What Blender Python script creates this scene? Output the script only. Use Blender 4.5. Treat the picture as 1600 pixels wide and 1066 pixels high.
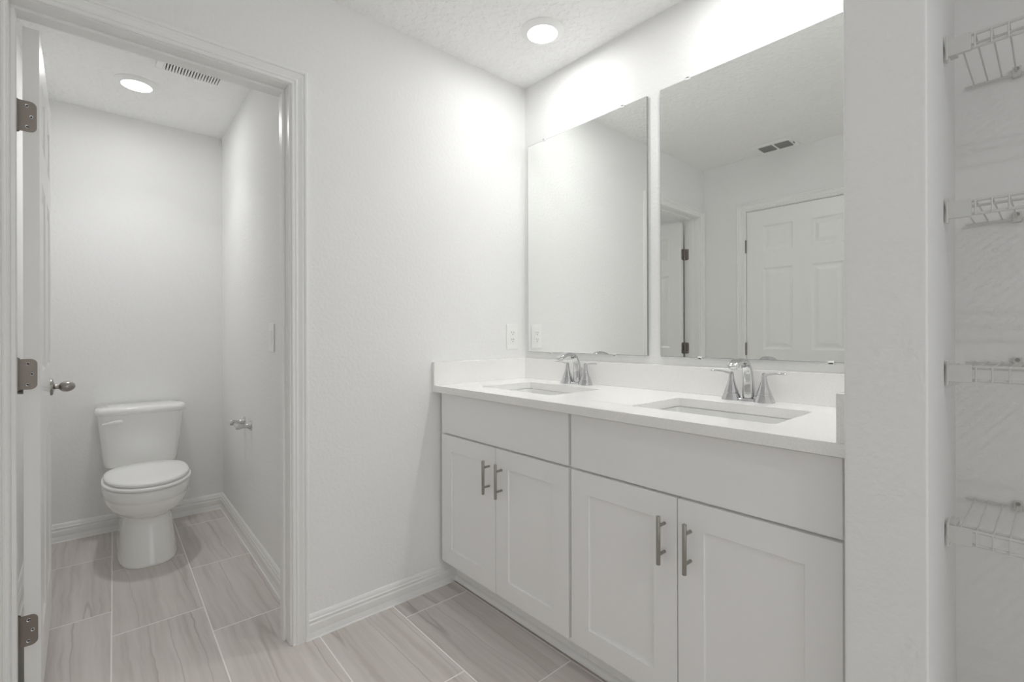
import bpy, bmesh, math, random
from mathutils import Vector, Matrix
PI = math.pi
random.seed(4)
scene = bpy.context.scene
for o in list(bpy.data.objects): bpy.data.objects.remove(o)
C = scene.collection

# ------------------------------------------------------------------ camera
cam_d = bpy.data.cameras.new('camera'); cam = bpy.data.objects.new('camera', cam_d); C.objects.link(cam)
YAW, ROLL, F_PX, HZ = math.radians(41.4713), math.radians(-0.1565), 750.654, 523.115
fw = Vector((math.sin(YAW), math.cos(YAW), 0)); rt = Vector((math.cos(YAW), -math.sin(YAW), 0)); up = Vector((0, 0, 1))
# a small roll about the optical axis
rt2 = rt*math.cos(ROLL) + up*math.sin(ROLL); up2 = -rt*math.sin(ROLL) + up*math.cos(ROLL)
M = Matrix((rt2, up2, -fw)).transposed().to_4x4(); M.translation = Vector((-1.7383, -1.8584, 1.139))
cam.matrix_world = M
cam_d.sensor_width = 36; cam_d.lens = 36*F_PX/1600; cam_d.shift_y = -(533-HZ)/1600; cam_d.clip_start = 0.02
scene.camera = cam

# ------------------------------------------------------------------ world, exposure
w = bpy.data.worlds.new('world'); scene.world = w; w.use_nodes = True
w.node_tree.nodes['Background'].inputs[0].default_value = (0.8, 0.82, 0.85, 1)
w.node_tree.nodes['Background'].inputs[1].default_value = .72
vs = scene.view_settings
vs.view_transform = 'Standard'; vs.look = 'None'; vs.gamma = 1; vs.use_curve_mapping = False
vs.exposure = 1.15
LAMP = 1.16            # watts of each ceiling light
LAMP_WC = 1.02
LAMP_REAR = 2.7
LAMP_B = 0.36
WC_B = 0.66
BEAM = 105
cy = scene.cycles
cy.use_denoising = True; cy.max_bounces = 14; cy.diffuse_bounces = 10; cy.glossy_bounces = 6; cy.sample_clamp_indirect = 6
cy.caustics_reflective = True; cy.blur_glossy = 0.0

# ------------------------------------------------------------------ helpers: materials
def mat(name, col, rough=.5, metal=0, bump=None, var=None, spec=.5, coat=0):
    m = bpy.data.materials.new(name); m.use_nodes = True
    nt = m.node_tree; b = nt.nodes['Principled BSDF']
    b.inputs['Base Color'].default_value = (*col, 1); b.inputs['Roughness'].default_value = rough
    b.inputs['Metallic'].default_value = metal; b.inputs['Specular IOR Level'].default_value = spec
    if coat: b.inputs['Coat Weight'].default_value = coat; b.inputs['Coat Roughness'].default_value = .05
    tc = nt.nodes.new('ShaderNodeTexCoord')
    if bump:
        sc_, st, dist = bump[:3]
        n = nt.nodes.new('ShaderNodeTexNoise'); n.inputs['Scale'].default_value = sc_; n.inputs['Detail'].default_value = 3
        nt.links.new(tc.outputs['Object'], n.inputs['Vector'])
        src = n.outputs['Fac']
        if len(bump) > 3:
            r = nt.nodes.new('ShaderNodeValToRGB'); r.color_ramp.elements[0].position = bump[3]; r.color_ramp.elements[1].position = bump[4]
            nt.links.new(src, r.inputs['Fac']); src = r.outputs['Color']
        bp = nt.nodes.new('ShaderNodeBump'); bp.inputs['Strength'].default_value = st; bp.inputs['Distance'].default_value = dist
        nt.links.new(src, bp.inputs['Height']); nt.links.new(bp.outputs['Normal'], b.inputs['Normal'])
    if var:
        sc_, c2 = var
        n = nt.nodes.new('ShaderNodeTexNoise'); n.inputs['Scale'].default_value = sc_; n.inputs['Detail'].default_value = 4
        nt.links.new(tc.outputs['Object'], n.inputs['Vector'])
        r = nt.nodes.new('ShaderNodeValToRGB'); r.color_ramp.elements[0].color = (*col, 1); r.color_ramp.elements[1].color = (*c2, 1)
        r.color_ramp.elements[0].position = .45; r.color_ramp.elements[1].position = .7
        nt.links.new(n.outputs['Fac'], r.inputs['Fac']); nt.links.new(r.outputs['Color'], b.inputs['Base Color'])
    return m
WALLC = (.86, .86, .857)
M_wall = mat('wall_paint', WALLC, .75, bump=(75, .8, .0016), spec=.25)
M_ceil = mat('ceiling_knockdown', (.92, .92, .917), .85, bump=(38, .7, .003, .48, .60), spec=.2)
M_trim = mat('trim_semigloss', (.86, .86, .85), .32, bump=(400, .03, .0005))
M_door = mat('door_semigloss', (.86, .86, .85), .30, bump=(300, .04, .0005))
M_cab = mat('cabinet_white_paint', (.89, .89, .887), .38, bump=(500, .02, .0003))
M_cabin = mat('cabinet_inside', (.5, .5, .49), .7, bump=(200, .05, .0005))
M_quartz = mat('white_quartz', (.925, .92, .905), .16, var=(260, (.87, .86, .845)), bump=(300, .01, .0002))
M_porc = mat('porcelain', (.90, .90, .885), .09, bump=(3, .01, .001), coat=.4)
M_basin = mat('sink_porcelain', (.80, .80, .785), .12, bump=(3, .01, .001), coat=.3)
M_seat = mat('white_plastic_seat', (.91, .91, .90), .22, bump=(200, .01, .0002))
M_plastic = mat('white_plastic', (.90, .90, .89), .35, bump=(300, .02, .0002))
M_chrome = mat('chrome', (.64, .64, .65), .06, 1, bump=(5, .01, .0005))
M_nickel = mat('brushed_nickel', (.39, .37, .34), .32, 1, bump=(300, .08, .0003))
M_hinge = mat('satin_nickel_hinge', (.30, .268, .24), .38, 1, bump=(400, .08, .0003))
M_dark = mat('gap_shade', (.03, .03, .03), .8, bump=(100, .1, .001))  # near-black colour stands in for shade in slots and hollows
M_duct = mat('duct_grey', (.30, .30, .29), .7, bump=(100, .1, .001))
M_wire = mat('white_vinyl_wire', (.66, .66, .64), .4, bump=(400, .03, .0002))
M_mirror = mat('mirror_silver', (.93, .945, .925), .0, 1)
M_glassedge = mat('mirror_edge', (.28, .31, .30), .25, bump=(200, .05, .0003))
M_clip = mat('clear_plastic_clip', (.93, .94, .93), .15, bump=(200, .02, .0002))
def emis(name, v):
    m = bpy.data.materials.new(name); m.use_nodes = True; nt = m.node_tree
    nt.nodes.remove(nt.nodes['Principled BSDF']); e = nt.nodes.new('ShaderNodeEmission')
    e.inputs[0].default_value = (1, .992, .975, 1); e.inputs[1].default_value = v
    nt.links.new(e.outputs[0], nt.nodes['Material Output'].inputs[0]); return m

M_lens = emis('led_lens', 3.0)
def floor_mat():
    m = bpy.data.materials.new('striated_porcelain_tile'); m.use_nodes = True
    nt = m.node_tree; N = nt.nodes; L = nt.links; b = N['Principled BSDF']
    def mth(op, a, b_=None, c=None):
        n = N.new('ShaderNodeMath'); n.operation = op
        for i, v in enumerate((a, b_, c)):
            if v is None: continue
            if isinstance(v, (int, float)): n.inputs[i].default_value = v
            else: L.new(v, n.inputs[i])
        return n.outputs[0]
    tc = N.new('ShaderNodeTexCoord'); sp = N.new('ShaderNodeSeparateXYZ'); L.new(tc.outputs['Object'], sp.inputs[0])
    x, y = sp.outputs[0], sp.outputs[1]
    k = mth('MAXIMUM', mth('MULTIPLY', mth('ADD', x, .47), -.0275), 0)      # the courses fan out very slightly
    u = mth('SUBTRACT', x, mth('MULTIPLY', k, y))
    u = mth('DIVIDE', mth('ADD', u, .475), -.3035)                          # column coordinate
    v = mth('SUBTRACT', y, mth('MULTIPLY', mth('MAXIMUM', mth('SUBTRACT', y, .2), 0), .054))
    col = mth('FLOOR', u)
    v2 = mth('DIVIDE', mth('SUBTRACT', v, mth('ADD', mth('MULTIPLY', col, .205), -.123)), .612)
    row = mth('FLOOR', v2)
    fu = mth('FRACT', u); fv = mth('FRACT', v2)
    eu = mth('MULTIPLY', mth('MINIMUM', fu, mth('SUBTRACT', 1, fu)), .3035)
    ev = mth('MULTIPLY', mth('MINIMUM', fv, mth('SUBTRACT', 1, fv)), .612)
    d = mth('MINIMUM', eu, ev)
    grout = mth('LESS_THAN', d, .0022)
    idv = N.new('ShaderNodeCombineXYZ'); L.new(col, idv.inputs[0]); L.new(row, idv.inputs[1])
    wn = N.new('ShaderNodeTexWhiteNoise'); wn.noise_dimensions = '3D'; L.new(idv.outputs[0], wn.inputs['Vector'])
    # striations run along the tile
    cv = N.new('ShaderNodeCombineXYZ')
    L.new(mth('ADD', mth('MULTIPLY', x, 1), mth('MULTIPLY', wn.outputs['Value'], 40)), cv.inputs[0])
    L.new(mth('MULTIPLY', y, .11), cv.inputs[1]); L.new(mth('MULTIPLY', wn.outputs['Value'], 17), cv.inputs[2])
    wav = N.new('ShaderNodeTexNoise'); wav.inputs['Scale'].default_value = 9; wav.inputs['Detail'].default_value = 2
    L.new(cv.outputs[0], wav.inputs['Vector'])
    # wavy distortion of the streaks
    dsv = N.new('ShaderNodeCombineXYZ'); L.new(x, dsv.inputs[0]); L.new(y, dsv.inputs[1]); L.new(mth('MULTIPLY', wn.outputs['Value'], 9), dsv.inputs[2])
    ds = N.new('ShaderNodeTexNoise'); ds.inputs['Scale'].default_value = 4.5; ds.inputs['Detail'].default_value = 3; L.new(dsv.outputs[0], ds.inputs['Vector'])
    cv2 = N.new('ShaderNodeCombineXYZ')
    L.new(mth('ADD', mth('ADD', x, mth('MULTIPLY', ds.outputs['Fac'], .032)), mth('MULTIPLY', wn.outputs['Value'], 23)), cv2.inputs[0])
    L.new(mth('MULTIPLY', y, .035), cv2.inputs[1])
    fine = N.new('ShaderNodeTexNoise'); fine.inputs['Scale'].default_value = 55; fine.inputs['Detail'].default_value = 5; L.new(cv2.outputs[0], fine.inputs['Vector'])
    big = N.new('ShaderNodeTexNoise'); big.inputs['Scale'].default_value = 13; big.inputs['Detail'].default_value = 2; L.new(cv2.outputs[0], big.inputs['Vector'])
    rb = N.new('ShaderNodeValToRGB'); e = rb.color_ramp.elements
    e[0].position = .36; e[0].color = (.52, .475, .445, 1); e[1].position = .62; e[1].color = (.675, .635, .60, 1)
    e2 = rb.color_ramp.elements.new(.48); e2.color = (.61, .568, .535, 1)
    L.new(mth('ADD', mth('MULTIPLY', big.outputs['Fac'], .5), mth('MULTIPLY', fine.outputs['Fac'], .5)), rb.inputs['Fac'])
    # thin dark veins where a stretched noise crosses its middle
    vein = N.new('ShaderNodeTexNoise'); vein.inputs['Scale'].default_value = 7; vein.inputs['Detail'].default_value = 1.5; L.new(cv2.outputs[0], vein.inputs['Vector'])
    va = mth('ABSOLUTE', mth('SUBTRACT', vein.outputs['Fac'], .5))
    vm = N.new('ShaderNodeMapRange'); L.new(va, vm.inputs[0]); vm.inputs[1].default_value = 0; vm.inputs[2].default_value = .009; vm.inputs[3].default_value = .75; vm.inputs[4].default_value = 0
    mx = N.new('ShaderNodeMix'); mx.data_type = 'RGBA'; L.new(mth('MULTIPLY', vm.outputs[0], wav.outputs['Fac']), mx.inputs['Factor'])
    L.new(rb.outputs['Color'], mx.inputs[6]); mx.inputs[7].default_value = (.24, .20, .18, 1)
    mx2 = N.new('ShaderNodeMix'); mx2.data_type = 'RGBA'; L.new(grout, mx2.inputs['Factor'])
    L.new(mx.outputs[2], mx2.inputs[6]); mx2.inputs[7].default_value = (.90, .88, .85, 1)
    L.new(mx2.outputs[2], b.inputs['Base Color'])
    L.new(mth('ADD', mth('MULTIPLY', grout, .4), .42), b.inputs['Roughness'])
    bp = N.new('ShaderNodeBump'); bp.inputs['Strength'].default_value = .35; bp.inputs['Distance'].default_value = .0015
    L.new(mth('SUBTRACT', mth('MULTIPLY', fine.outputs['Fac'], .12), grout), bp.inputs['Height']); L.new(bp.outputs['Normal'], b.inputs['Normal'])
    return m
M_floor = floor_mat()

# ------------------------------------------------------------------ helpers: geometry
def tag(o, label=None, cat=None, group=None, kind=None):
    if label: o['label'] = label
    if cat: o['category'] = cat
    if group: o['group'] = group
    if kind: o['kind'] = kind
    return o
def thing(name, loc, label=None, cat=None, group=None, rz=0, parent=None):
    o = bpy.data.objects.new(name, None); C.objects.link(o); o.location = loc; o.rotation_euler = (0, 0, rz)
    o.empty_display_size = .05
    if parent: o.parent = parent
    return tag(o, label, cat, group)
def obj(name, bm, m, parent=None, smooth=False, bevel=0, angle=35, label=None, loc=None, segs=2, wn=False):
    me = bpy.data.meshes.new(name)
    bmesh.ops.recalc_face_normals(bm, faces=bm.faces); bm.to_mesh(me); bm.free()
    me.materials.append(m) if not isinstance(m, (list, tuple)) else [me.materials.append(q) for q in m]
    o = bpy.data.objects.new(name, me); C.objects.link(o)
    if parent: o.parent = parent
    if loc: o.location = loc
    if bevel:
        b = o.modifiers.new('bevel', 'BEVEL'); b.width = bevel; b.segments = segs; b.limit_method = 'ANGLE'; b.angle_limit = math.radians(30)
    if wn: 
        n_ = o.modifiers.new('wn', 'WEIGHTED_NORMAL'); n_.keep_sharp = True
    if smooth or bevel:
        for p in me.polygons: p.use_smooth = True
        me.set_sharp_from_angle(angle=math.radians(angle)) if not bevel else None
        if bevel:
            n = o.modifiers.new('wn', 'WEIGHTED_NORMAL'); n.keep_sharp = True
    if label: o['label'] = label
    return o
def struct(name, bm, m, **k):
    o = obj(name, bm, m, **k)
    if not k.get('parent'): o['kind'] = 'structure'
    return o
def BM(): return bmesh.new()
def box(bm, x0, x1, y0, y1, z0, z1, mi=0):
    vs_ = [bm.verts.new((x, y, z)) for x in (x0, x1) for y in (y0, y1) for z in (z0, z1)]
    for f in ((0,1,3,2),(4,6,7,5),(0,4,5,1),(2,3,7,6),(0,2,6,4),(1,5,7,3)):
        fa = bm.faces.new([vs_[i] for i in f]); fa.material_index = mi
    return bm
def prism(bm, pts, z0, z1):
    a = [bm.verts.new((x, y, z0)) for x, y in pts]; b = [bm.verts.new((x, y, z1)) for x, y in pts]
    n = len(pts); bm.faces.new(a); bm.faces.new(b)
    for i in range(n): bm.faces.new((a[i], a[(i+1) % n], b[(i+1) % n], b[i]))
    return bm
def frame_of(d):
    d = d.normalized(); a = Vector((0, 0, 1)) if abs(d.z) < .9 else Vector((1, 0, 0))
    u = d.cross(a).normalized(); return u, d.cross(u).normalized()
def tube(bm, pts, r, n=12, cap=True, flat=None):
    """round bar through pts; r a number or one per point; flat=(dir, k) squashes the section along dir"""
    pts = [Vector(p) for p in pts]; rs = r if isinstance(r, (list, tuple)) else [r]*len(pts)
    rings = []; u = None
    for i, p in enumerate(pts):
        t = (pts[min(i+1, len(pts)-1)] - pts[max(i-1, 0)]).normalized()
        if u is None: u, v = frame_of(t)
        else:
            u = (u - t*u.dot(t)).normalized(); v = t.cross(u)
        ring = []
        for k in range(n):
            a = 2*PI*k/n; o = (u*math.cos(a) + v*math.sin(a))*rs[i]
            if flat: o = o - flat[0]*o.dot(flat[0])*(1-flat[1])
            ring.append(bm.verts.new(p+o))
        rings.append(ring)
    for a, b in zip(rings, rings[1:]):
        for k in range(n): bm.faces.new((a[k], a[(k+1) % n], b[(k+1) % n], b[k]))
    if cap: bm.faces.new(rings[0]); bm.faces.new(rings[-1])
    return bm
def lathe(bm, prof, origin=(0, 0, 0), axis='Z', n=32):
    """prof: list of (radius, height along the axis)"""
    o = Vector(origin); A = {'Z': (Vector((1,0,0)), Vector((0,1,0)), Vector((0,0,1))), 'X': (Vector((0,1,0)), Vector((0,0,1)), Vector((1,0,0))),
         '-X': (Vector((0,1,0)), Vector((0,0,1)), Vector((-1,0,0))), 'Y': (Vector((1,0,0)), Vector((0,0,1)), Vector((0,1,0))), '-Y': (Vector((1,0,0)), Vector((0,0,1)), Vector((0,-1,0)))}[axis]
    rings = []
    for r, h in prof:
        if r < 1e-6: rings.append([bm.verts.new(o+A[2]*h)])
        else: rings.append([bm.verts.new(o+A[0]*r*math.cos(2*PI*k/n)+A[1]*r*math.sin(2*PI*k/n)+A[2]*h) for k in range(n)])
    for a, b in zip(rings, rings[1:]):
        for k in range(n):
            k2 = (k+1) % n
            if len(a) == 1 and len(b) == 1: continue
            if len(a) == 1: bm.faces.new((a[0], b[k2], b[k]))
            elif len(b) == 1: bm.faces.new((a[k], a[k2], b[0]))
            else: bm.faces.new((a[k], a[k2], b[k2], b[k]))
    for r_ in (rings[0], rings[-1]):
        if len(r_) > 1: bm.faces.new(r_)
    return bm
def loft(bm, rings, cap=True):
    R = [[bm.verts.new(p) for p in r] for r in rings]; n = len(R[0])
    for a, b in zip(R, R[1:]):
        for k in range(n): bm.faces.new((a[k], a[(k+1) % n], b[(k+1) % n], b[k]))
    if cap: bm.faces.new(R[0]); bm.faces.new(R[-1])
    return bm
def sweep(bm, prof, stations):
    """prof: (a, b) pairs; stations: (point, A, B): section point = point + a*A + b*B"""
    R = [[bm.verts.new(Vector(p)+Vector(A)*a+Vector(B)*b) for a, b in prof] for p, A, B in stations]
    n = len(prof)
    for r0, r1 in zip(R, R[1:]):
        for k in range(n): bm.faces.new((r0[k], r0[(k+1) % n], r1[(k+1) % n], r1[k]))
    bm.faces.new(R[0]); bm.faces.new(R[-1])
    return bm
def paneled(bm, us, vs_, panels, rings, T, P):
    """one face of a door: grid us x vs_; cells in panels get nested rings of (inset, depth). P(u, v, d) -> point."""
    cache = {}
    def V(u, v, d):
        k = (round(u, 5), round(v, 5), round(d, 5))
        if k not in cache: cache[k] = bm.verts.new(P(u, v, d))
        return cache[k]
    for i in range(len(us)-1):
        for j in range(len(vs_)-1):
            a, b, c, d = us[i], us[i+1], vs_[j], vs_[j+1]
            if (i, j) not in panels: bm.faces.new((V(a,c,0), V(b,c,0), V(b,d,0), V(a,d,0))); continue
            pr = (0, 0)
            for ins, dep in rings:
                p0, d0 = pr
                o_ = [(a+p0,c+p0), (b-p0,c+p0), (b-p0,d-p0), (a+p0,d-p0)]; q_ = [(a+ins,c+ins), (b-ins,c+ins), (b-ins,d-ins), (a+ins,d-ins)]
                for k in range(4):
                    k2 = (k+1) % 4
                    bm.faces.new((V(*o_[k], d0), V(*o_[k2], d0), V(*q_[k2], dep), V(*q_[k], dep)))
                pr = (ins, dep)
            ins, dep = pr
            bm.faces.new((V(a+ins,c+ins,dep), V(b-ins,c+ins,dep), V(b-ins,d-ins,dep), V(a+ins,d-ins,dep)))
    return cache, V
def slab_door(us, vs_, panels, rings, T, P, both=True):
    """P(u, v, d): d=0 front face, d=T back face"""
    bm = BM()
    _, V = paneled(bm, us, vs_, panels, rings, T, P)
    Pb = lambda u, v, d: P(u, v, T-d)
    _, V2 = paneled(bm, us, vs_, panels if both else (), rings, T, Pb)
    def edge(pts):
        for (u, v), (u2, v2) in zip(pts, pts[1:]): bm.faces.new((V(u,v,0), V(u2,v2,0), V2(u2,v2,0), V2(u,v,0)))
    edge([(u, vs_[0]) for u in us]); edge([(u, vs_[-1]) for u in us]); edge([(us[0], v) for v in vs_]); edge([(us[-1], v) for v in vs_])
    return bm

# ------------------------------------------------------------------ dimensions (metres)
H = 2.44
XW = -1.961                     # the wall with the closed door
XT0, XT1 = -1.108, -1.068       # toilet room right wall: x at the doorway and at the far end
YT = 1.795                      # toilet room far wall
JL, JR, JT = -1.897, -1.184, 2.057   # door opening inside the jambs
VL = 1.575                      # vanity length
YS = -3.6

# ------------------------------------------------------------------ floor, ceiling, walls
bm = box(BM(), XW-.12, .12, YS-.12, YT+.12, -.1, 0); struct('floor', bm, M_floor)
bm = box(BM(), XW-.12, .12, YS-.12, YT+.12, H, H+.1); struct('ceiling', bm, M_ceil)
# wall with the doorway (plane y=0..0.12)
bm = BM()
box(bm, XW, JL-.019, 0, .12, 0, H); box(bm, JL-.019, JR+.019, 0, .12, JT+.019, H); box(bm, JR+.019, .12, 0, .12, 0, H)
struct('wall_back', bm, M_wall)
bm = BM(); box(bm, 0, .12, YS, 0, 0, H); struct('wall_right', bm, M_wall)
bm = BM()
D2a, D2b = -.332, -1.076        # closed door between these y
box(bm, XW-.12, XW, D2a+.02, YT+.12, 0, H); box(bm, XW-.12, XW, D2b-.02, D2a+.02, 2.064, H); box(bm, XW-.12, XW, YS, D2b-.02, 0, H)
box(bm, XW-.125, XW-.09, D2b-.02, D2a+.02, 0, 2.064)
struct('wall_left', bm, M_wall)
bm = BM()                       # rear wall; unseen wide opening added to let in world light for brightness
box(bm, XW-.12, -1.45, YS-.12, YS, 0, H); box(bm, -.65, .12, YS-.12, YS, 0, H); box(bm, -1.45, -.65, YS-.12, YS, 2.2, H); struct('wall_front', bm, M_wall)
pl = bpy.data.lights.new('opening_portal', 'AREA'); pl.shape = 'RECTANGLE'; pl.size = .8; pl.size_y = 2.2; pl.cycles.is_portal = True
po = bpy.data.objects.new('opening_portal', pl); C.objects.link(po); po.location = (-1.05, YS-.06, 1.1); po.rotation_euler = (PI/2, 0, 0)
bm = prism(BM(), [(XT0, .12), (XT0+.3, .12), (XT1+.3, YT), (XT1, YT)], 0, H); struct('wall_toilet_right', bm, M_wall)
bm = BM(); box(bm, XW-.12, .12, YT, YT+.12, 0, H); struct('wall_toilet_back', bm, M_wall)
# partition between vanity and shelf closet, with soft rounded corner beads
def rounded(pts, rs, n=6):
    out = []
    for i, (p, r) in enumerate(zip(pts, rs)):
        p = Vector(p); a = (Vector(pts[i-1])-p).normalized(); b = (Vector(pts[(i+1) % len(pts)])-p).normalized()
        if r == 0: out.append(tuple(p)); continue
        p0, p1 = p+a*r, p+b*r
        for k in range(n+1):
            t = k/n; out.append(tuple(p0*(1-t)**2 + p*2*t*(1-t) + p1*t*t))
    return out
pp = rounded([(-.602, -1.577), (0, -1.577), (0, -1.681), (-.602, -1.706)], [.005, 0, 0, .005])
bm = prism(BM(), pp, 0, H); struct('wall_partition', bm, M_wall, smooth=True, angle=30, wn=True)
bm = prism(BM(), rounded([(-.602, -2.50), (0, -2.50), (0, -2.62), (-.602, -2.62)], [.005, 0, 0, .005]), 0, H); struct('wall_closet_side', bm, M_wall, smooth=True, angle=30, wn=True)

# ------------------------------------------------------------------ baseboards
BB = [(0, 0), (0, .0175), (.003, .0165), (.004, .0135), (.024, .0135), (.027, .0125), (.030, .0135), (.054, .0135), (.058, .0105), (.062, .0105), (.065, .0125), (.070, .0125), (.073, .0095), (.078, .0095), (.082, .0080), (.087, .0060), (.090, .0030), (.090, 0)]
def baseboard(name, pts, normals, k=1.0):
    """pts on the wall at the floor, normals point into the room (already mitred)"""
    pr = [(a*k, b) for a, b in BB]
    struct(name, sweep(BM(), pr, [((p[0], p[1], 0), (0, 0, 1), (n[0], n[1], 0)) for p, n in zip(pts, normals)]), M_trim, smooth=True, angle=25)
baseboard('baseboard_back', [(-1.1255, 0), (-.452, 0)], [(0, -1), (0, -1)])
baseboard('baseboard_toilet', [(XT0, .12), (XT1, YT), (XW, YT), (XW, .12)], [(-1, 0), (-1, -1), (1, -1), (1, 0)], 1.12)
baseboard('baseboard_left', [(XW, 0), (XW, D2a+.05)], [(1, 0), (1, 0)])
baseboard('baseboard_front', [(XW, D2b-.05), (XW, YS), (-1.45, YS), (-1.45, YS-.12)]+[], [(1, 0), (1, 1), (1, 1), (1, 0)])
baseboard('baseboard_closet', [(0, YS), (0, -2.62), (-.602, -2.62), (-.602, -2.50), (0, -2.50), (0, -1.681)],
          [(-1, 0), (-1, -1), (-1, -1), (-1, 1), (-1, 1), (-1, 0)])

# ------------------------------------------------------------------ door casings, jambs
CAS = [(0, 0), (0, .009), (.003, .0115), (.007, .0115), (.009, .0085), (.013, .0085), (.015, .0115), (.019, .0115), (.022, .0085), (.026, .0095), (.033, .0135), (.037, .0150), (.040, .0120), (.043, .0120), (.045, .0165), (.049, .0180), (.054, .0175), (.057, .015), (.057, 0)]
def casing(name, P0, P1, ztop, along, nrm, parent=None):
    """U-shaped casing round an opening between P0 and P1 (points at floor level)"""
    P0 = Vector(P0); P1 = Vector(P1); A = Vector(along); Nn = Vector(nrm); Z = Vector((0, 0, 1))
    st = [(P0, -A, Nn), (P0+Z*ztop, -A+Z, Nn), (P1+Z*ztop, A+Z, Nn), (P1, A, Nn)]
    return struct(name, sweep(BM(), CAS, st), M_trim, smooth=True, angle=22, parent=parent)
casing('trim_1', (JL-.004, 0, 0), (JR+.006, 0, 0), JT+.003, (1, 0, 0), (0, -1, 0))
casing('trim_2', (JR+.006, .12, 0), (JL-.004, .12, 0), JT+.003, (-1, 0, 0), (0, 1, 0))
bm = BM()                       # jamb with door stops
box(bm, JL-.018, JL, -.001, .121, 0, JT+.018); box(bm, JR, JR+.018, -.001, .121, 0, JT+.018); box(bm, JL, JR, -.001, .121, JT, JT+.018)
box(bm, JL, JL+.010, .048, .085, 0, JT-.010); box(bm, JR-.010, JR, .048, .085, 0, JT-.010); box(bm, JL, JR, .048, .085, JT-.010, JT)
struct('trim_3', bm, M_trim, bevel=.0015)
casing('trim_4', (XW, D2b-.006, 0), (XW, D2a+.006, 0), 2.05, (0, 1, 0), (1, 0, 0))
bm = BM()
box(bm, XW-.09, XW+.001, D2a, D2a+.02, 0, 2.064); box(bm, XW-.09, XW+.001, D2b-.02, D2b, 0, 2.064); box(bm, XW-.09, XW+.001, D2b, D2a, 2.046, 2.064)
struct('trim_5', bm, M_trim, bevel=.0015)

# ------------------------------------------------------------------ doors
RINGS = [(.004, .003), (.012, .0075), (.022, .0078), (.046, .0025)]
def hinge_leaf(name, parent, o, U, W_, Nn, mat_=M_hinge, w=.036, h=.089, rad=.015):
    """flat leaf: o = corner at the knuckle side, bottom; U across, W_ up, Nn out of the surface"""
    o = Vector(o); U = Vector(U); W_ = Vector(W_); Nn = Vector(Nn)
    pts = [(0, 0)]
    pts += [(w-rad+rad*math.sin(a), rad-rad*math.cos(a)) for a in [PI/2*k/6 for k in range(7)]]
    pts += [(w-rad+rad*math.cos(a), h-rad+rad*math.sin(a)) for a in [PI/2*k/6 for k in range(7)]]
    pts += [(0, h)]
    bm = BM(); T = .0022
    a = [bm.verts.new(o+U*x+W_*y) for x, y in pts]; b = [bm.verts.new(o+U*x+W_*y+Nn*T) for x, y in pts]; n = len(pts)
    bm.faces.new(a); bm.faces.new(b)
    for i in range(n): bm.faces.new((a[i], a[(i+1) % n], b[(i+1) % n], b[i]))
    L_ = obj(name, bm, mat_, parent)
    for x, y in ((.018, h-.014), (.027, h/2), (.018, .014)):
        bm = BM(); c = o+U*x+W_*y+Nn*T
        rs = [(.0052, 0), (.0046, .0008), (.0026, .0002), (.0024, .0001)]
        rings = []
        for r, hh in rs: rings.append([bm.verts.new(c+(U*math.cos(2*PI*k/14)+W_*math.sin(2*PI*k/14))*r+Nn*hh) for k in range(14)])
        for p, q in zip(rings, rings[1:]):
            for k in range(14): bm.faces.new((p[k], p[(k+1) % 14], q[(k+1) % 14], q[k]))
        f = bm.faces.new(rings[-1]); f.material_index = 1
        obj('screw', bm, [M_chrome, M_dark], L_)
    return L_
def knuckle(parent, x, y, z0, h=.089, r=.006):
    bm = BM(); n = 5
    for k in range(n): lathe(bm, [(r, h*k/n+.0004), (r, h*(k+1)/n-.0004)], (x, y, z0), n=14)
    lathe(bm, [(.0001, -.004), (r*.8, -.002), (r*.8, h+.002), (.0001, h+.005)], (x, y, z0), n=14)
    return obj('hinge_pin', bm, M_hinge, parent, smooth=True)
HZS = (.236, .983, 1.735)
# door_1: toilet-room door, swung in beside the left wall
DW, DT, DZ0, DZ1 = .711, .0350, .038, 2.040
d1 = thing('door_1', (-1.878, .127, 0), rz=math.radians(.45)); d1['kind'] = 'structure'
s, pw, mu = .103, .196, .113
us = [0, s, s+pw, s+pw+mu, s+2*pw+mu, DW]; zs_ = [DZ0, .225, .805, 1.030, 1.617, 1.738, 1.925, DZ1]
pan = {(1, 1), (3, 1), (1, 3), (3, 3), (1, 5), (3, 5)}
bm = slab_door(us, zs_, pan, RINGS, DT, lambda u, v, d: Vector((DT-d, u, v)))
obj('door_leaf', bm, M_door, d1)
for z in HZS: hinge_leaf('hinge_leaf', d1, (-.009, 0, z), (1, 0, 0), (0, 0, 1), (0, -1, 0), w=.0385)
for z in HZS: knuckle(d1, -.012, .004, z)
def knob(parent, x, y, z, sgn):
    k = obj('door_knob', lathe(BM(), [(.0001, .0235), (.0085, .0240), (.0150, .0275), (.0200, .0340), (.0228, .0420), (.0232, .0490), (.0215, .0570), (.0175, .0640), (.0110, .0700), (.0045, .0728), (.0001, .0732)], (x, y, z), 'X' if sgn > 0 else '-X'), M_nickel, parent, smooth=True, angle=60)
    k.scale = (1, 1.12, .92); k.location = (0, y-y*1.12, z-z*.92)
    obj('rosette', lathe(BM(), [(.033, 0), (.033, .004), (.030, .008), (.016, .010), (.0095, .013), (.0085, .018), (.0095, .026)], (x, y, z), 'X' if sgn > 0 else '-X'), M_nickel, parent, smooth=True, angle=40)
knob(d1, DT, .650, .936, 1); knob(d1, 0, .650, .936, -1)
bm = box(BM(), .006, .029, DW-.001, DW+.0015, .90, .972); obj('latch_plate', bm, M_nickel, d1, bevel=.001)
for z in HZS: hinge_leaf('jamb_hinge_leaf', d1, (-.019+.0, -.006, z), (0, -1, 0), (0, 0, 1), (1, 0, 0), w=.034)
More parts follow.
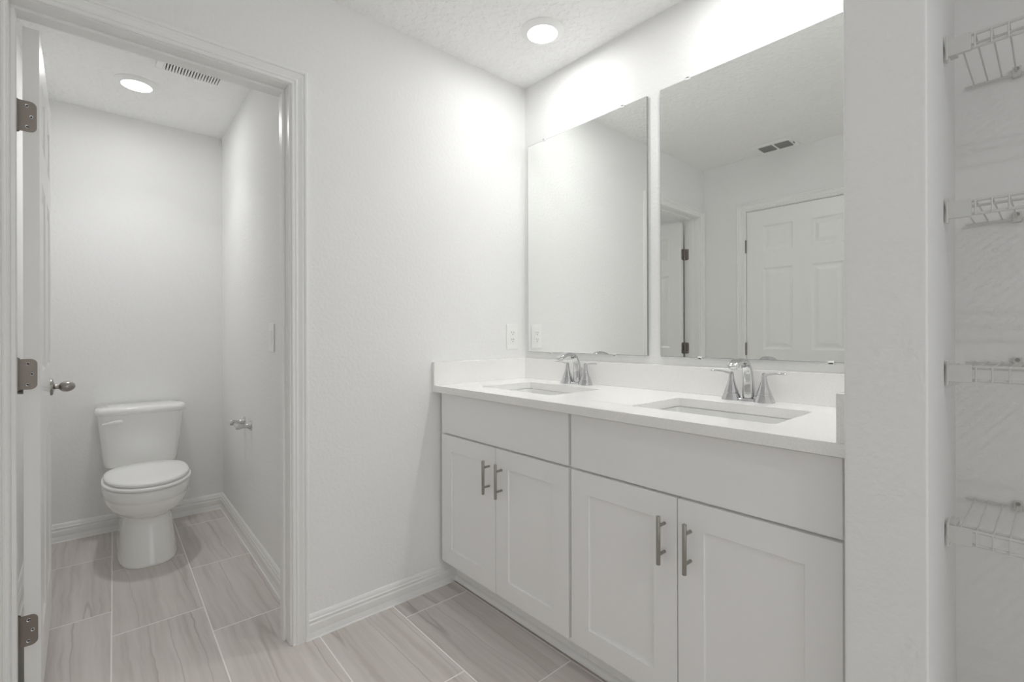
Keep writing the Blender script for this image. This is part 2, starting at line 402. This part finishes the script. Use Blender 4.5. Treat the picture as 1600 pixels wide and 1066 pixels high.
# door_2: closed six panel door, seen in the mirror
d2 = thing('door_2', (XW-.004, D2a-.003, 0)); d2['kind'] = 'structure'
W2 = (D2a-D2b)-.006; s, mu = .115, .113; pw = (W2-2*s-mu)/2
us = [0, s, s+pw, s+pw+mu, s+2*pw+mu, W2]; zs_ = [.012, .21, .80, 1.030, 1.617, 1.738, 1.925, 2.043]
bm = slab_door(us, zs_, pan, RINGS, .035, lambda u, v, d: Vector((-d, -u, v)))
obj('door_leaf', bm, M_door, d2)
for z in (.25, .984, 1.745): knuckle(d2, .006, .004, z)
knob(d2, 0, -W2+.065, .936, 1)

# ------------------------------------------------------------------ ceiling lights, vents
def ceiling_light(x, y, power, beam, label, group='round recessed ceiling lights'):
    t = thing('ceiling_light', (x, y, H), label, 'light', group)
    bm = lathe(BM(), [(.093, .0), (.093, -.003), (.089, -.006), (.070, -.0135), (.0645, -.0150), (.0640, -.0125), (.0640, .0)], n=64)
    obj('trim_ring', bm, M_plastic, t, smooth=True, angle=30)
    bm = lathe(BM(), [(.0638, -.0120), (.0636, -.0140), (.040, -.0155), (.0001, -.0160)], n=64)
    # open back so that only the lower side shines
    obj('lens', bm, M_lens, t, smooth=True, angle=80)
    ld = bpy.data.lights.new('lamp', 'AREA'); ld.shape = 'DISK'; ld.size = .122 if y > -2 else .07; ld.energy = power; ld.spread = math.radians(180); ld.color = (1, 1, .992)
    lo = bpy.data.objects.new('lamp', ld); C.objects.link(lo); lo.parent = t; lo.location = (0, 0, -.0168)
    if beam:                                   # the downward beam of the same lamp
        l2 = ld.copy(); l2.energy = beam; l2.spread = math.radians(BEAM)
        lo = bpy.data.objects.new('lamp_beam', l2); C.objects.link(lo); lo.parent = t; lo.location = (0, 0, -.0170)
ceiling_light(-.275, -.405, LAMP, LAMP_B, 'round flush ceiling light above the left sink of the vanity')
ceiling_light(-.275, -1.180, LAMP, LAMP_B, 'round flush ceiling light above the right sink, out of frame')
ceiling_light(-1.4, -3.08, LAMP_REAR, 0, 'added round flush ceiling light behind the camera, out of frame')  # unseen lamp added for brightness, placed from the direction of the shelf shadows
ceiling_light(-1.545, 1.275, LAMP_WC, WC_B, 'round flush ceiling light above the toilet')

t = thing('exhaust_fan_grille', (-1.357, .865, H), 'white slotted exhaust fan grille on the toilet room ceiling', 'vent')
bm = BM(); g = .134
box(bm, -g, g, g-.012, g, -.018, 0); box(bm, -g, g, -g, -g+.012, -.018, 0); box(bm, -g, -g+.028, -g+.012, g-.012, -.018, 0); box(bm, g-.012, g, -g+.012, g-.012, -.018, 0)
box(bm, -g+.028, g-.012, -.012, .012, -.018, 0)
obj('grille_frame', bm, M_plastic, t, bevel=.003)
bm = BM(); n = 19; x0 = -g+.028; st = (2*g-.040)/n
for k in range(n): box(bm, x0+st*k, x0+st*k+st*.56, -g+.010, g-.010, -.017, -.008)
obj('slats', bm, M_plastic, t)
obj('fan_shade_plate', box(BM(), -g+.01, g-.01, -g+.01, g-.01, -.0035, -.001), M_dark, t)  # thin dark plate above the slats stands in for the shade inside the fan

t = thing('air_register', (-1.842, -.580, H), 'white two-panel ceiling air register above the closed door, seen in mirror', 'vent')
bm = BM(); X, Y = .088, .130
box(bm, -X, -X+.036, -Y, Y, -.008, 0); box(bm, X-.036, X, -Y, Y, -.008, 0); box(bm, -X+.036, X-.036, -Y, -Y+.034, -.008, 0); box(bm, -X+.036, X-.036, Y-.034, Y, -.008, 0); box(bm, -X+.036, X-.036, -.008, .008, -.008, 0)
obj('register_frame', bm, M_plastic, t, bevel=.003)
bm = BM()
for k in range(7):
    cx = -X+.040+k*.0155
    for ya, yb in ((-Y+.034, -.008), (.008, Y-.034)):
        b0 = len(bm.verts); box(bm, cx-.0008, cx+.0008, ya, yb, -.012, -.001)
        bm.verts.ensure_lookup_table()
        for v in bm.verts[b0:]: v.co.x += (v.co.z+.006)*1.0
obj('louvers', bm, M_duct, t)
obj('duct_shade_plate', box(BM(), -X+.03, X-.03, -Y+.03, Y-.03, -.0015, -.0005), M_dark, t)  # flat dark sheet in place of the shaded duct hollow
obj('damper_lever', box(BM(), -.012, .012, -Y+.012, -Y+.016, -.016, -.007), M_duct, t)

# ------------------------------------------------------------------ vanity cabinets
XF = -.548                      # door faces
XB = -.529                      # box face
def bar_pull(parent, y, zc):
    bm = tube(BM(), [(-.032, y, zc-.066), (-.032, y, zc-.065), (-.032, y, zc+.065), (-.032, y, zc+.066)], [.0050, .0058, .0058, .0050], 16)
    for z in (zc-.039, zc+.039): tube(bm, [(0, y, z), (-.030, y, z)], .0045, 12)
    return obj('bar_pull', bm, M_nickel, parent, smooth=True, angle=40)
SH = [(.0008, .007)]
def cabinet(y0, y1, fa, fb, label):
    """y0 > y1: body span; fa > fb: span of the fronts"""
    t = thing('vanity_cabinet', (XF, (y0+y1)/2, 0), label, 'cabinet', 'white shaker vanity cabinets under the counter')
    yc = (y0+y1)/2; a, b = fa-yc, fb-yc; bx = XB-XF
    bm = BM()
    # carcass: sides, bottom, back, front frame
    h0, h1 = .113, .8835
    dep = -XF-.002
    box(bm, bx, dep, y0-yc-.018, y0-yc, h0, h1); box(bm, bx, dep, y1-yc, y1-yc+.018, h0, h1); box(bm, bx, dep, y1-yc+.018, y0-yc-.018, h0, h0+.016)
    box(bm, dep-.01, dep, y1-yc+.018, y0-yc-.018, h0+.016, h1)
    box(bm, bx, bx+.018, y0-yc-.045, y0-yc-.018, h0+.016, h1); box(bm, bx, bx+.018, y1-yc+.018, y1-yc+.045, h0+.016, h1)
    box(bm, bx, bx+.018, y1-yc+.045, y0-yc-.045, h1-.04, h1); box(bm, bx, bx+.018, y1-yc+.045, y0-yc-.045, .68, .72)
    obj('cabinet_body', bm, M_cab, t)
    bm = box(BM(), .092, .108, y1-yc, y0-yc, 0, .113); obj('toe_board', bm, M_cab, t)
    obj('false_drawer_front', box(BM(), 0, .0185, b, a, .704, .8765), M_cab, t, bevel=.0015)
    mid = (a+b)/2
    for k, (p, q) in enumerate(((a, mid+.0015), (mid-.0015, b))):
        u = [0, .0725, (p-q)-.0725, p-q]; v = [.131, .199, .627, .6965]
        bm = slab_door(u, v, {(1, 1)}, SH, .0185, lambda U, V_, d, p=p: Vector((d, p-U, V_)), both=False)
        dr = obj('cabinet_door', bm, M_cab, t, bevel=.0009, segs=1)
        bar_pull(dr, mid+.038 if k == 0 else mid-.038, .580)
cabinet(-.004, -.7955, -.034, -.790, 'left white vanity cabinet with two shaker doors, under the left sink')
cabinet(-.7965, -VL+.001, -.803, -1.561, 'right white vanity cabinet with two shaker doors, beside the partition wall')
bm = sweep(BM(), [(.006, 0), (.006, .014), (.012, .0145), (.019, .012), (.025, .006), (.027, 0)], [((-.456, -.015, 0), (0, 0, 1), (-1, 0, 0)), ((-.456, -VL+.002, 0), (0, 0, 1), (-1, 0, 0))])
struct('trim_6', bm, M_trim, smooth=True, angle=40)

# ------------------------------------------------------------------ countertop with two cut-outs, splashes
SX0, SX1, SHW = -.452, -.158, .213
SY = (-.405, -1.180)
def rrect(x0, x1, y0, y1, r, n=6):
    out = []
    for cx, cy, a0 in ((x1-r, y1-r, 0), (x0+r, y1-r, 90), (x0+r, y0+r, 180), (x1-r, y0+r, 270)):
        for k in range(n+1):
            a = math.radians(a0+90*k/n); out.append((cx+r*math.cos(a), cy+r*math.sin(a)))
    return out
cu = bpy.data.curves.new('c', 'CURVE'); cu.dimensions = '2D'; cu.fill_mode = 'BOTH'; cu.extrude = .015
for pts in [[(-.578, -VL), (-.001, -VL), (-.001, -.001), (-.578, -.001)]] + [rrect(SX0, SX1, sy-SHW, sy+SHW, .016) for sy in SY]:
    sp = cu.splines.new('POLY'); sp.points.add(len(pts)-1); sp.use_cyclic_u = True
    for q, p in zip(sp.points, pts): q.co = (*p, 0, 1)
tmp = bpy.data.objects.new('tmp', cu); C.objects.link(tmp); dg = bpy.context.evaluated_depsgraph_get()
me = bpy.data.meshes.new_from_object(tmp.evaluated_get(dg)); bpy.data.objects.remove(tmp)
bm = BM(); bm.from_mesh(me); bmesh.ops.remove_doubles(bm, verts=bm.verts, dist=.0001)
ct = thing('countertop', (0, 0, 0), 'white speckled quartz countertop with two rectangular sink cut-outs', 'countertop')
top = obj('counter_slab', bm, M_quartz, ct, bevel=.0016, loc=(0, 0, .8985))
obj('rear_splash', box(BM(), -.019, -.001, -VL, -.001, .9136, 1.016), M_quartz, ct, bevel=.0012)
obj('side_splash', box(BM(), -.578, -.0192, -.019, -.001, .9136, 1.016), M_quartz, ct, bevel=.0012)
obj('side_splash', box(BM(), -.578, -.0192, -VL, -VL+.018, .9136, 1.016), M_quartz, ct, bevel=.0012)
# undermount sinks
def sink(yc, label):
    t = thing('sink', ((SX0+SX1)/2, yc, .8835), label, 'sink', 'rectangular undermount sinks in the counter')
    hx, hy = (SX1-SX0)/2, SHW
    def rr(ix, z, r): return [(x, y, z) for x, y in rrect(-hx-ix, hx+ix, -hy-ix, hy+ix, r, 8)]
    rings = [rr(.022, -.0003, .03), rr(.0065, -.0003, .022), rr(.0060, -.0025, .022), rr(.001, -.0026, .022), rr(-.0005, -.006, .022), rr(-.002, -.080, .030), rr(-.010, -.108, .040), rr(-.030, -.124, .05), rr(-.06, -.128, .05), rr(-.115, -.131, .025)]
    outer = [rr(-.115, -.145, .025), rr(-.03, -.141, .05), rr(.004, -.118, .04), rr(.014, -.02, .03), rr(.022, -.012, .03)]
    bm = BM(); R = [[bm.verts.new(p) for p in r] for r in rings+outer]; n = len(R[0])
    R.append(R[0])
    for a, b in zip(R, R[1:]):
        for k in range(n):
            if a is R[9] and b is R[10]: continue
            bm.faces.new((a[k], a[(k+1) % n], b[(k+1) % n], b[k]))
    bm.faces.new(R[9]); bm.faces.new(R[10])
    obj('basin', bm, M_basin, t, smooth=True, angle=50)
    dr = obj('drain', lathe(BM(), [(.031, -.1312), (.031, -.1285), (.026, -.128), (.022, -.130), (.022, -.1312)], n=32), M_chrome, t, smooth=True, angle=40)
    obj('stopper', lathe(BM(), [(.019, -.1305), (.019, -.126), (.012, -.1235), (.0001, -.1230)], n=32), M_chrome, dr, smooth=True, angle=40)
    ov = obj('overflow_hole', lathe(BM(), [(.009, 0), (.009, .004), (.006, .0045), (.006, .001)], (hx+.0005, 0, -.045), '-X', n=20), M_chrome, t, smooth=True)
sink(SY[0], 'left rectangular white undermount sink, near the corner walls')
sink(SY[1], 'right rectangular white undermount sink, near the partition wall')
# faucets
def faucet(yc, label):
    t = thing('faucet', (-.066, yc, .9136), label, 'faucet', 'chrome arched two-handle faucets behind the sinks')
    # base plate joining the three
    bm = loft(BM(), [[(x*k, y*k2, z) for x, y in rrect(-.013, .013, -.052, .052, .0125, 8)] for k, k2, z in ((1, 1, 0), (1, 1, .004), (.8, 1, .007), (.4, .98, .009))])
    obj('base_plate', bm, M_chrome, t, smooth=True, angle=50)
    # spout: broad flat ribbon rising and arching forward
    P = [(.010, 0, .000), (.010, 0, .030), (.009, 0, .065), (.003, 0, .098), (-.010, 0, .120), (-.030, 0, .134), (-.054, 0, .138), (-.080, 0, .134), (-.104, 0, .125), (-.119, 0, .117)]
    Wd = [.0225, .0200, .0175, .0165, .0165, .0170, .0180, .0190, .0195, .0190]
    Th = [.0190, .0165, .0140, .0120, .0105, .0095, .0090, .0095, .0105, .0100]
    rings = []
    for i, p in enumerate(P):
        p = Vector(p); tg = (Vector(P[min(i+1, len(P)-1)])-Vector(P[max(i-1, 0)])).normalized(); nn = Vector((0, 1, 0)).cross(tg)
        rings.append([p+Vector((0, 1, 0))*math.copysign(abs(math.cos(a))**.75, math.cos(a))*Wd[i]+nn*math.copysign(abs(math.sin(a))**.85, math.sin(a))*Th[i] for a in [2*PI*k/24 for k in range(24)]])
    sp = obj('spout', loft(BM(), rings), M_chrome, t, smooth=True, angle=50)
    m = sp.modifiers.new('s', 'SUBSURF'); m.levels = m.render_levels = 1
    obj('aerator', lathe(BM(), [(.0095, 0), (.0105, .002), (.0105, .008), (.0095, .009), (.0001, .009)], (-.106, 0, .1095), 'Z', 20), M_chrome, sp, smooth=True)
    obj('lift_rod', lathe(BM(), [(.0022, 0), (.0022, .060), (.0045, .062), (.0050, .068), (.003, .074), (.0001, .075)], (.034, 0, 0), n=14), M_chrome, t, smooth=True)
    for sg in (1, -1):
        y = sg*.0535
        bm = lathe(BM(), [(.0330, 0), (.0328, .0025), (.0295, .012), (.0250, .0230), (.0228, .0236), (.0228, .0258), (.0243, .0264), (.0195, .038), (.0150, .050), (.0112, .063), (.0088, .075), (.0078, .084), (.0073, .091), (.0045, .096), (.0001, .0975)], (0, y, 0), n=32)
        h = obj('handle', bm, M_chrome, t, smooth=True, angle=40)
        pts = [(0, y-sg*.004, .087), (-.001, y+sg*.012, .0915), (-.003, y+sg*.030, .0955), (-.006, y+sg*.050, .0975), (-.008, y+sg*.062, .0972), (-.009, y+sg*.069, .0965)]
        bm = tube(BM(), pts, [.0068, .0062, .0056, .0058, .0064, .0045], 14, flat=(Vector((0, 0, 1)), .55))
        obj('lever', bm, M_chrome, h, smooth=True, angle=50)
faucet(-.409, 'chrome faucet behind the left sink')
faucet(-1.168, 'chrome faucet behind the right sink')

# ------------------------------------------------------------------ mirrors
def mirror(y0, y1, label):
    t = thing('wall_mirror', (-.002, (y0+y1)/2, 1.050), label, 'mirror', 'frameless mirrors above the vanity')
    hw = (y0-y1)/2; hh = 2.1205-1.050
    bm = BM(); box(bm, -.0075, 0, -hw, hw, 0, hh)
    for f in bm.faces: f.material_index = 1
    bm.normal_update()
    ff = [f for f in bm.faces if f.calc_center_median().x < -.007]
    bmesh.ops.inset_region(bm, faces=ff, thickness=.0016)
    ff[0].material_index = 0
    obj('mirror_glass', bm, [M_mirror, M_glassedge], t)
    for y, z in ((hw-.165, 0), (-hw+.165, 0), (hw-.12, hh), (-hw+.12, hh)):
        sgn = 1 if z == 0 else -1
        bm = box(BM(), -.0105, -.0078, y-.008, y+.008, z-.006 if sgn > 0 else z-.005, z+.005 if sgn > 0 else z+.006)
        box(bm, -.0105, .001, y-.0075, y+.0075, min(z, z-sgn*.006), max(z, z-sgn*.006)-.0 if sgn > 0 else z+.006)
        obj('mirror_clip', bm, M_clip, t, bevel=.0012)
mirror(-.030, -.745, 'left frameless wall mirror, nearest the corner')
mirror(-.806, -1.562, 'right frameless wall mirror, reflecting the six-panel door')

# ------------------------------------------------------------------ outlet, switch
t = thing('wall_outlet', (-.0975, 0, 1.129), 'white two-socket wall outlet beside the left mirror', 'outlet')
obj('cover_plate', box(BM(), -.039, .039, -.006, 0, -.064, .064), M_plastic, t, bevel=.003)
ins = obj('receptacle', box(BM(), -.0165, .0165, -.0085, -.0005, -.0335, .0335), M_plastic, t, bevel=.001)
for zz in (.018, -.018):
    bm = BM(); box(bm, -.0078, -.0056, -.0088, -.0080, zz-.001, zz+.008); box(bm, .0056, .0078, -.0088, -.0080, zz-.001, zz+.007)
    lathe(bm, [(.0026, 0), (.0026, .0004)], (0, -.0084, zz-.008), '-Y', 12)
    obj('socket_slots', bm, M_dark, ins)
bm = BM(); box(bm, -.006, .006, -.0092, -.0080, .001, .0045); box(bm, -.006, .006, -.0092, -.0080, -.0045, -.001)
obj('test_button', bm, M_plastic, ins)
for zz in (.048, -.048): obj('screw', lathe(BM(), [(.003, 0), (.0026, .0008), (.0001, .001)], (0, -.006, zz), '-Y', 14), M_plastic, t)
ysw = .535
t = thing('light_switch', (XT0+(ysw-.12)*(XT1-XT0)/(YT-.12)-.0002, ysw, 1.128), 'white rocker light switch inside the toilet room, right of the door', 'switch', rz=-math.atan((XT1-XT0)/(YT-.12)))
obj('cover_plate', box(BM(), -.006, 0, -.039, .039, -.066, .066), M_plastic, t, bevel=.003)
bm = BM(); v = [bm.verts.new(p) for p in ((-.006, -.0165, -.033), (-.006, .0165, -.033), (-.006, .0165, .033), (-.006, -.0165, .033), (-.0065, -.0165, -.033), (-.0065, .0165, -.033), (-.0125, .0165, .033), (-.0125, -.0165, .033))]
for f in ((0,1,2,3), (4,5,6,7), (0,1,5,4), (1,2,6,5), (2,3,7,6), (3,0,4,7)): bm.faces.new([v[i] for i in f])
obj('rocker', bm, M_plastic, t, bevel=.001)

# ------------------------------------------------------------------ toilet paper holder
yh = 1.05; xh = XT0+(yh-.12)*(XT1-XT0)/(YT-.12)
t = thing('toilet_paper_holder', (xh, yh, .660), 'empty chrome toilet paper holder on the toilet room wall', 'toilet paper holder', rz=-math.atan((XT1-XT0)/(YT-.12)))
for sg in (-1, 1):
    y = sg*.078
    p = obj('post', lathe(BM(), [(.0225, 0), (.0225, .004), (.019, .009), (.0125, .020), (.0105, .034), (.0125, .046), (.0150, .054), (.0150, .066), (.0110, .073), (.0001, .075)], (0, y, 0), '-X', 28), M_chrome, t, smooth=True, angle=40)
    obj('wall_flange', lathe(BM(), [(.027, 0), (.027, .0025), (.0245, .005), (.0220, .0055)], (0, y, 0), '-X', 28), M_chrome, p, smooth=True, angle=40)
obj('roller', lathe(BM(), [(.0055, -.070), (.0055, -.058), (.0085, -.054), (.0085, 0), (.0072, .0005), (.0072, .054), (.0055, .058), (.0055, .070)], (-.060, 0, 0), 'Y', 20), M_chrome, t, smooth=True, angle=40)

# ------------------------------------------------------------------ toilet
TX = -1.503
tl = thing('toilet', (TX, 0, 0), 'white two-piece toilet with closed lid in the toilet room', 'toilet')
def egg(hw, yf, yb, ym, z, ex=2.0, eb=3.0, n=64):
    """plan outline: front (small y) is rounded, rear squarer, widest at ym"""
    out = []
    for k in range(n):
        a = 2*PI*k/n; c, s = math.cos(a), math.sin(a)
        e = ex if s < 0 else eb
        x = hw*math.copysign(abs(c)**(2/e), c); y = ym + (ym-yf if s < 0 else yb-ym)*math.copysign(abs(s)**(2/e), s)
        out.append((x, y, z))
    return out
YB0 = 1.775                     # back of the tank
sec = [  # hw, yf, yb, ym, z, ex, eb
 (.122, 1.100, 1.700, 1.36, .000, 3.0, 4), (.125, 1.097, 1.700, 1.36, .004, 3.0, 4), (.1235, 1.100, 1.695, 1.36, .014, 3.0, 4),
 (.118, 1.108, 1.690, 1.36, .060, 2.9, 4), (.110, 1.120, 1.690, 1.36, .130, 2.8, 4), (.103, 1.132, 1.690, 1.36, .195, 2.7, 4),
 (.100, 1.134, 1.690, 1.35, .222, 2.5, 4), (.104, 1.125, 1.690, 1.345, .234, 2.4, 4), (.120, 1.095, 1.690, 1.34, .247, 2.3, 4), (.145, 1.060, 1.690, 1.33, .264, 2.2, 3.6),
 (.163, 1.036, 1.690, 1.32, .284, 2.15, 3.4), (.174, 1.022, 1.690, 1.32, .308, 2.1, 3.2), (.179, 1.016, 1.690, 1.32, .330, 2.1, 3.2), (.1795, 1.015, 1.690, 1.32, .336, 2.1, 3.2),
 (.184, 1.011, 1.695, 1.32, .3385, 2.1, 3.2), (.186, 1.009, 1.70, 1.32, .380, 2.1, 3.2), (.184, 1.012, 1.70, 1.32, .388, 2.1, 3.2), (.176, 1.022, 1.695, 1.32, .391, 2.1, 3.2)]
obj('bowl', loft(BM(), [egg(*a) for a in sec]), M_porc, tl, smooth=True, angle=60)
bm = loft(BM(), [egg(hw, yf, yb, 1.30, z, 2.1, 2.7) for hw, yf, yb, z in ((.170, 1.022, 1.505, .391), (.170, 1.022, 1.505, .3945), (.182, 1.007, 1.514, .3955), (.187, 1.002, 1.515, .400), (.187, 1.002, 1.515, .406), (.182, 1.008, 1.512, .4105), (.168, 1.024, 1.500, .4115))])
obj('seat', bm, M_seat, tl, smooth=True, angle=60)
bm = loft(BM(), [egg(hw, yf, yb, 1.30, z, 2.1, 2.7) for hw, yf, yb, z in ((.164, 1.030, 1.498, .411), (.164, 1.030, 1.498, .4155), (.175, 1.017, 1.505, .4165), (.178, 1.013, 1.506, .420), (.178, 1.013, 1.506, .4265), (.175, 1.017, 1.504, .4315), (.164, 1.033, 1.495, .4345), (.10, 1.12, 1.42, .4375), (.03, 1.26, 1.34, .438))])
obj('seat_lid', bm, M_seat, tl, smooth=True, angle=60)
for sg in (-1, 1):
    obj('seat_hinge', tube(BM(), [(sg*.055, 1.522, .412), (sg*.095, 1.522, .412)], .011, 16), M_seat, tl, smooth=True)
def tanksec(hw, yf, z, bow=.018, r=.03, n=20):
    """tank outline with a bowed front"""
    out = []
    for k in range(n+1):
        tt = -1+2*k/n; x = hw*tt
        y = yf + bow*(abs(tt)**2.4) + (.028*max(0, (abs(tt)-.86)/.14)**2)
        out.append((x, y, z))
    out += [(hw, YB0-.012, z), (hw-.012, YB0, z), (-hw+.012, YB0, z), (-hw, YB0-.012, z)]
    return out
bm = loft(BM(), [tanksec(hw, yf, z) for hw, yf, z in ((.158, 1.605, .398), (.166, 1.598, .404), (.170, 1.594, .43), (.180, 1.586, .52), (.189, 1.580, .62), (.196, 1.575, .696))])
obj('tank', bm, M_porc, tl, smooth=True, angle=55)
bm = loft(BM(), [tanksec(hw, yf, z) for hw, yf, z in ((.200, 1.570, .6965), (.205, 1.564, .700), (.207, 1.561, .706), (.207, 1.561, .722), (.204, 1.565, .732), (.196, 1.574, .737), (.15, 1.61, .739))])
obj('tank_lid', bm, M_porc, tl, smooth=True, angle=60)
# flush lever, front left
lv = obj('flush_lever', tube(BM(), [(-.092, 1.570, .662), (-.105, 1.566, .663), (-.130, 1.566, .661), (-.158, 1.570, .656), (-.175, 1.576, .6535)], [.009, .0105, .0085, .0065, .0055], 16, flat=(Vector((0, 1, 0)), .6)), M_seat, tl, smooth=True)
obj('lever_boss', lathe(BM(), [(.010, 0), (.010, .016), (.008, .019)], (-.102, 1.586, .662), '-Y', 20), M_seat, lv, smooth=True)
for sg in (-1, 1): obj('bolt_cap', lathe(BM(), [(.013, 0), (.013, .008), (.009, .014), (.0001, .016)], (sg*.105, 1.50, .0045), n=18), M_porc, tl, smooth=True)

# ------------------------------------------------------------------ wire shelves in the closet
def wire_shelf(z, label):
    ya, yb = -1.6975, -2.4985
    t = thing('wire_shelf', (0, ya, z), label, 'shelf', 'white wire shelves in the closet')
    Lh = yb-ya; xf = -.300; r = .0030
    obj('back_rod', tube(BM(), [(-.008, -.004, -.004), (-.008, Lh+.004, -.004)], r, 10), M_wire, t, smooth=True)
    obj('deck_rod', tube(BM(), [(-.262, -.008, -.0045), (-.262, Lh+.008, -.0045)], r, 10), M_wire, t, smooth=True)
    for zz in (.0, -.029): obj('lip_rod', tube(BM(), [(xf, -.012, zz), (xf, Lh+.012, zz)], .0034, 10), M_wire, t, smooth=True)
    k = 0; y = -.0215
    while y > Lh+.012:
        obj('cross_wire', tube(BM(), [(-.006, y, 0), (xf-.001, y, .0005), (xf-.0045, y, -.002), (xf-.0052, y, -.006), (xf-.0052, y, -.031)], .0017, 8), M_wire, t, smooth=True)
        y -= .0254; k += 1
    for e, sg in ((0, -1), (Lh, 1)):
        bm = BM()
        box(bm, xf-.0075, xf+.003, min(e, e+sg*.041), max(e, e+sg*.041), -.034, .0045)
        box(bm, xf-.012, xf+.010, min(e+sg*.0, e+sg*.004), max(e, e+sg*.004), -.043, .012)
        box(bm, xf-.002, xf+.070, min(e, e+sg*.014), max(e, e+sg*.014), -.0125, .0045)
        obj('end_bracket', bm, M_wire, t, bevel=.0015)
    for y in (-.0985, -.41, -.70):
        bm = BM(); box(bm, -.013, -.0005, y-.0075, y+.0075, -.012, .014); lathe(bm, [(.0075, 0), (.0075, .010), (.0068, .012)], (-.002, y, .006), '-X', 16)
        cl = obj('wall_clip', bm, M_wire, t, bevel=.001)
        obj('screw', lathe(BM(), [(.0050, 0), (.0044, .0006), (.0018, .0003)], (-.0138, y, .007), '-X', 14), M_nickel, cl)
for z, lb in ((1.787, 'topmost of the four white wire shelves in the closet'), (1.427, 'second from the top white wire shelf in the closet'),
              (1.066, 'third from the top white wire shelf, just below eye level'), (.709, 'lowest white wire shelf in the closet')):
    wire_shelf(z, lb)
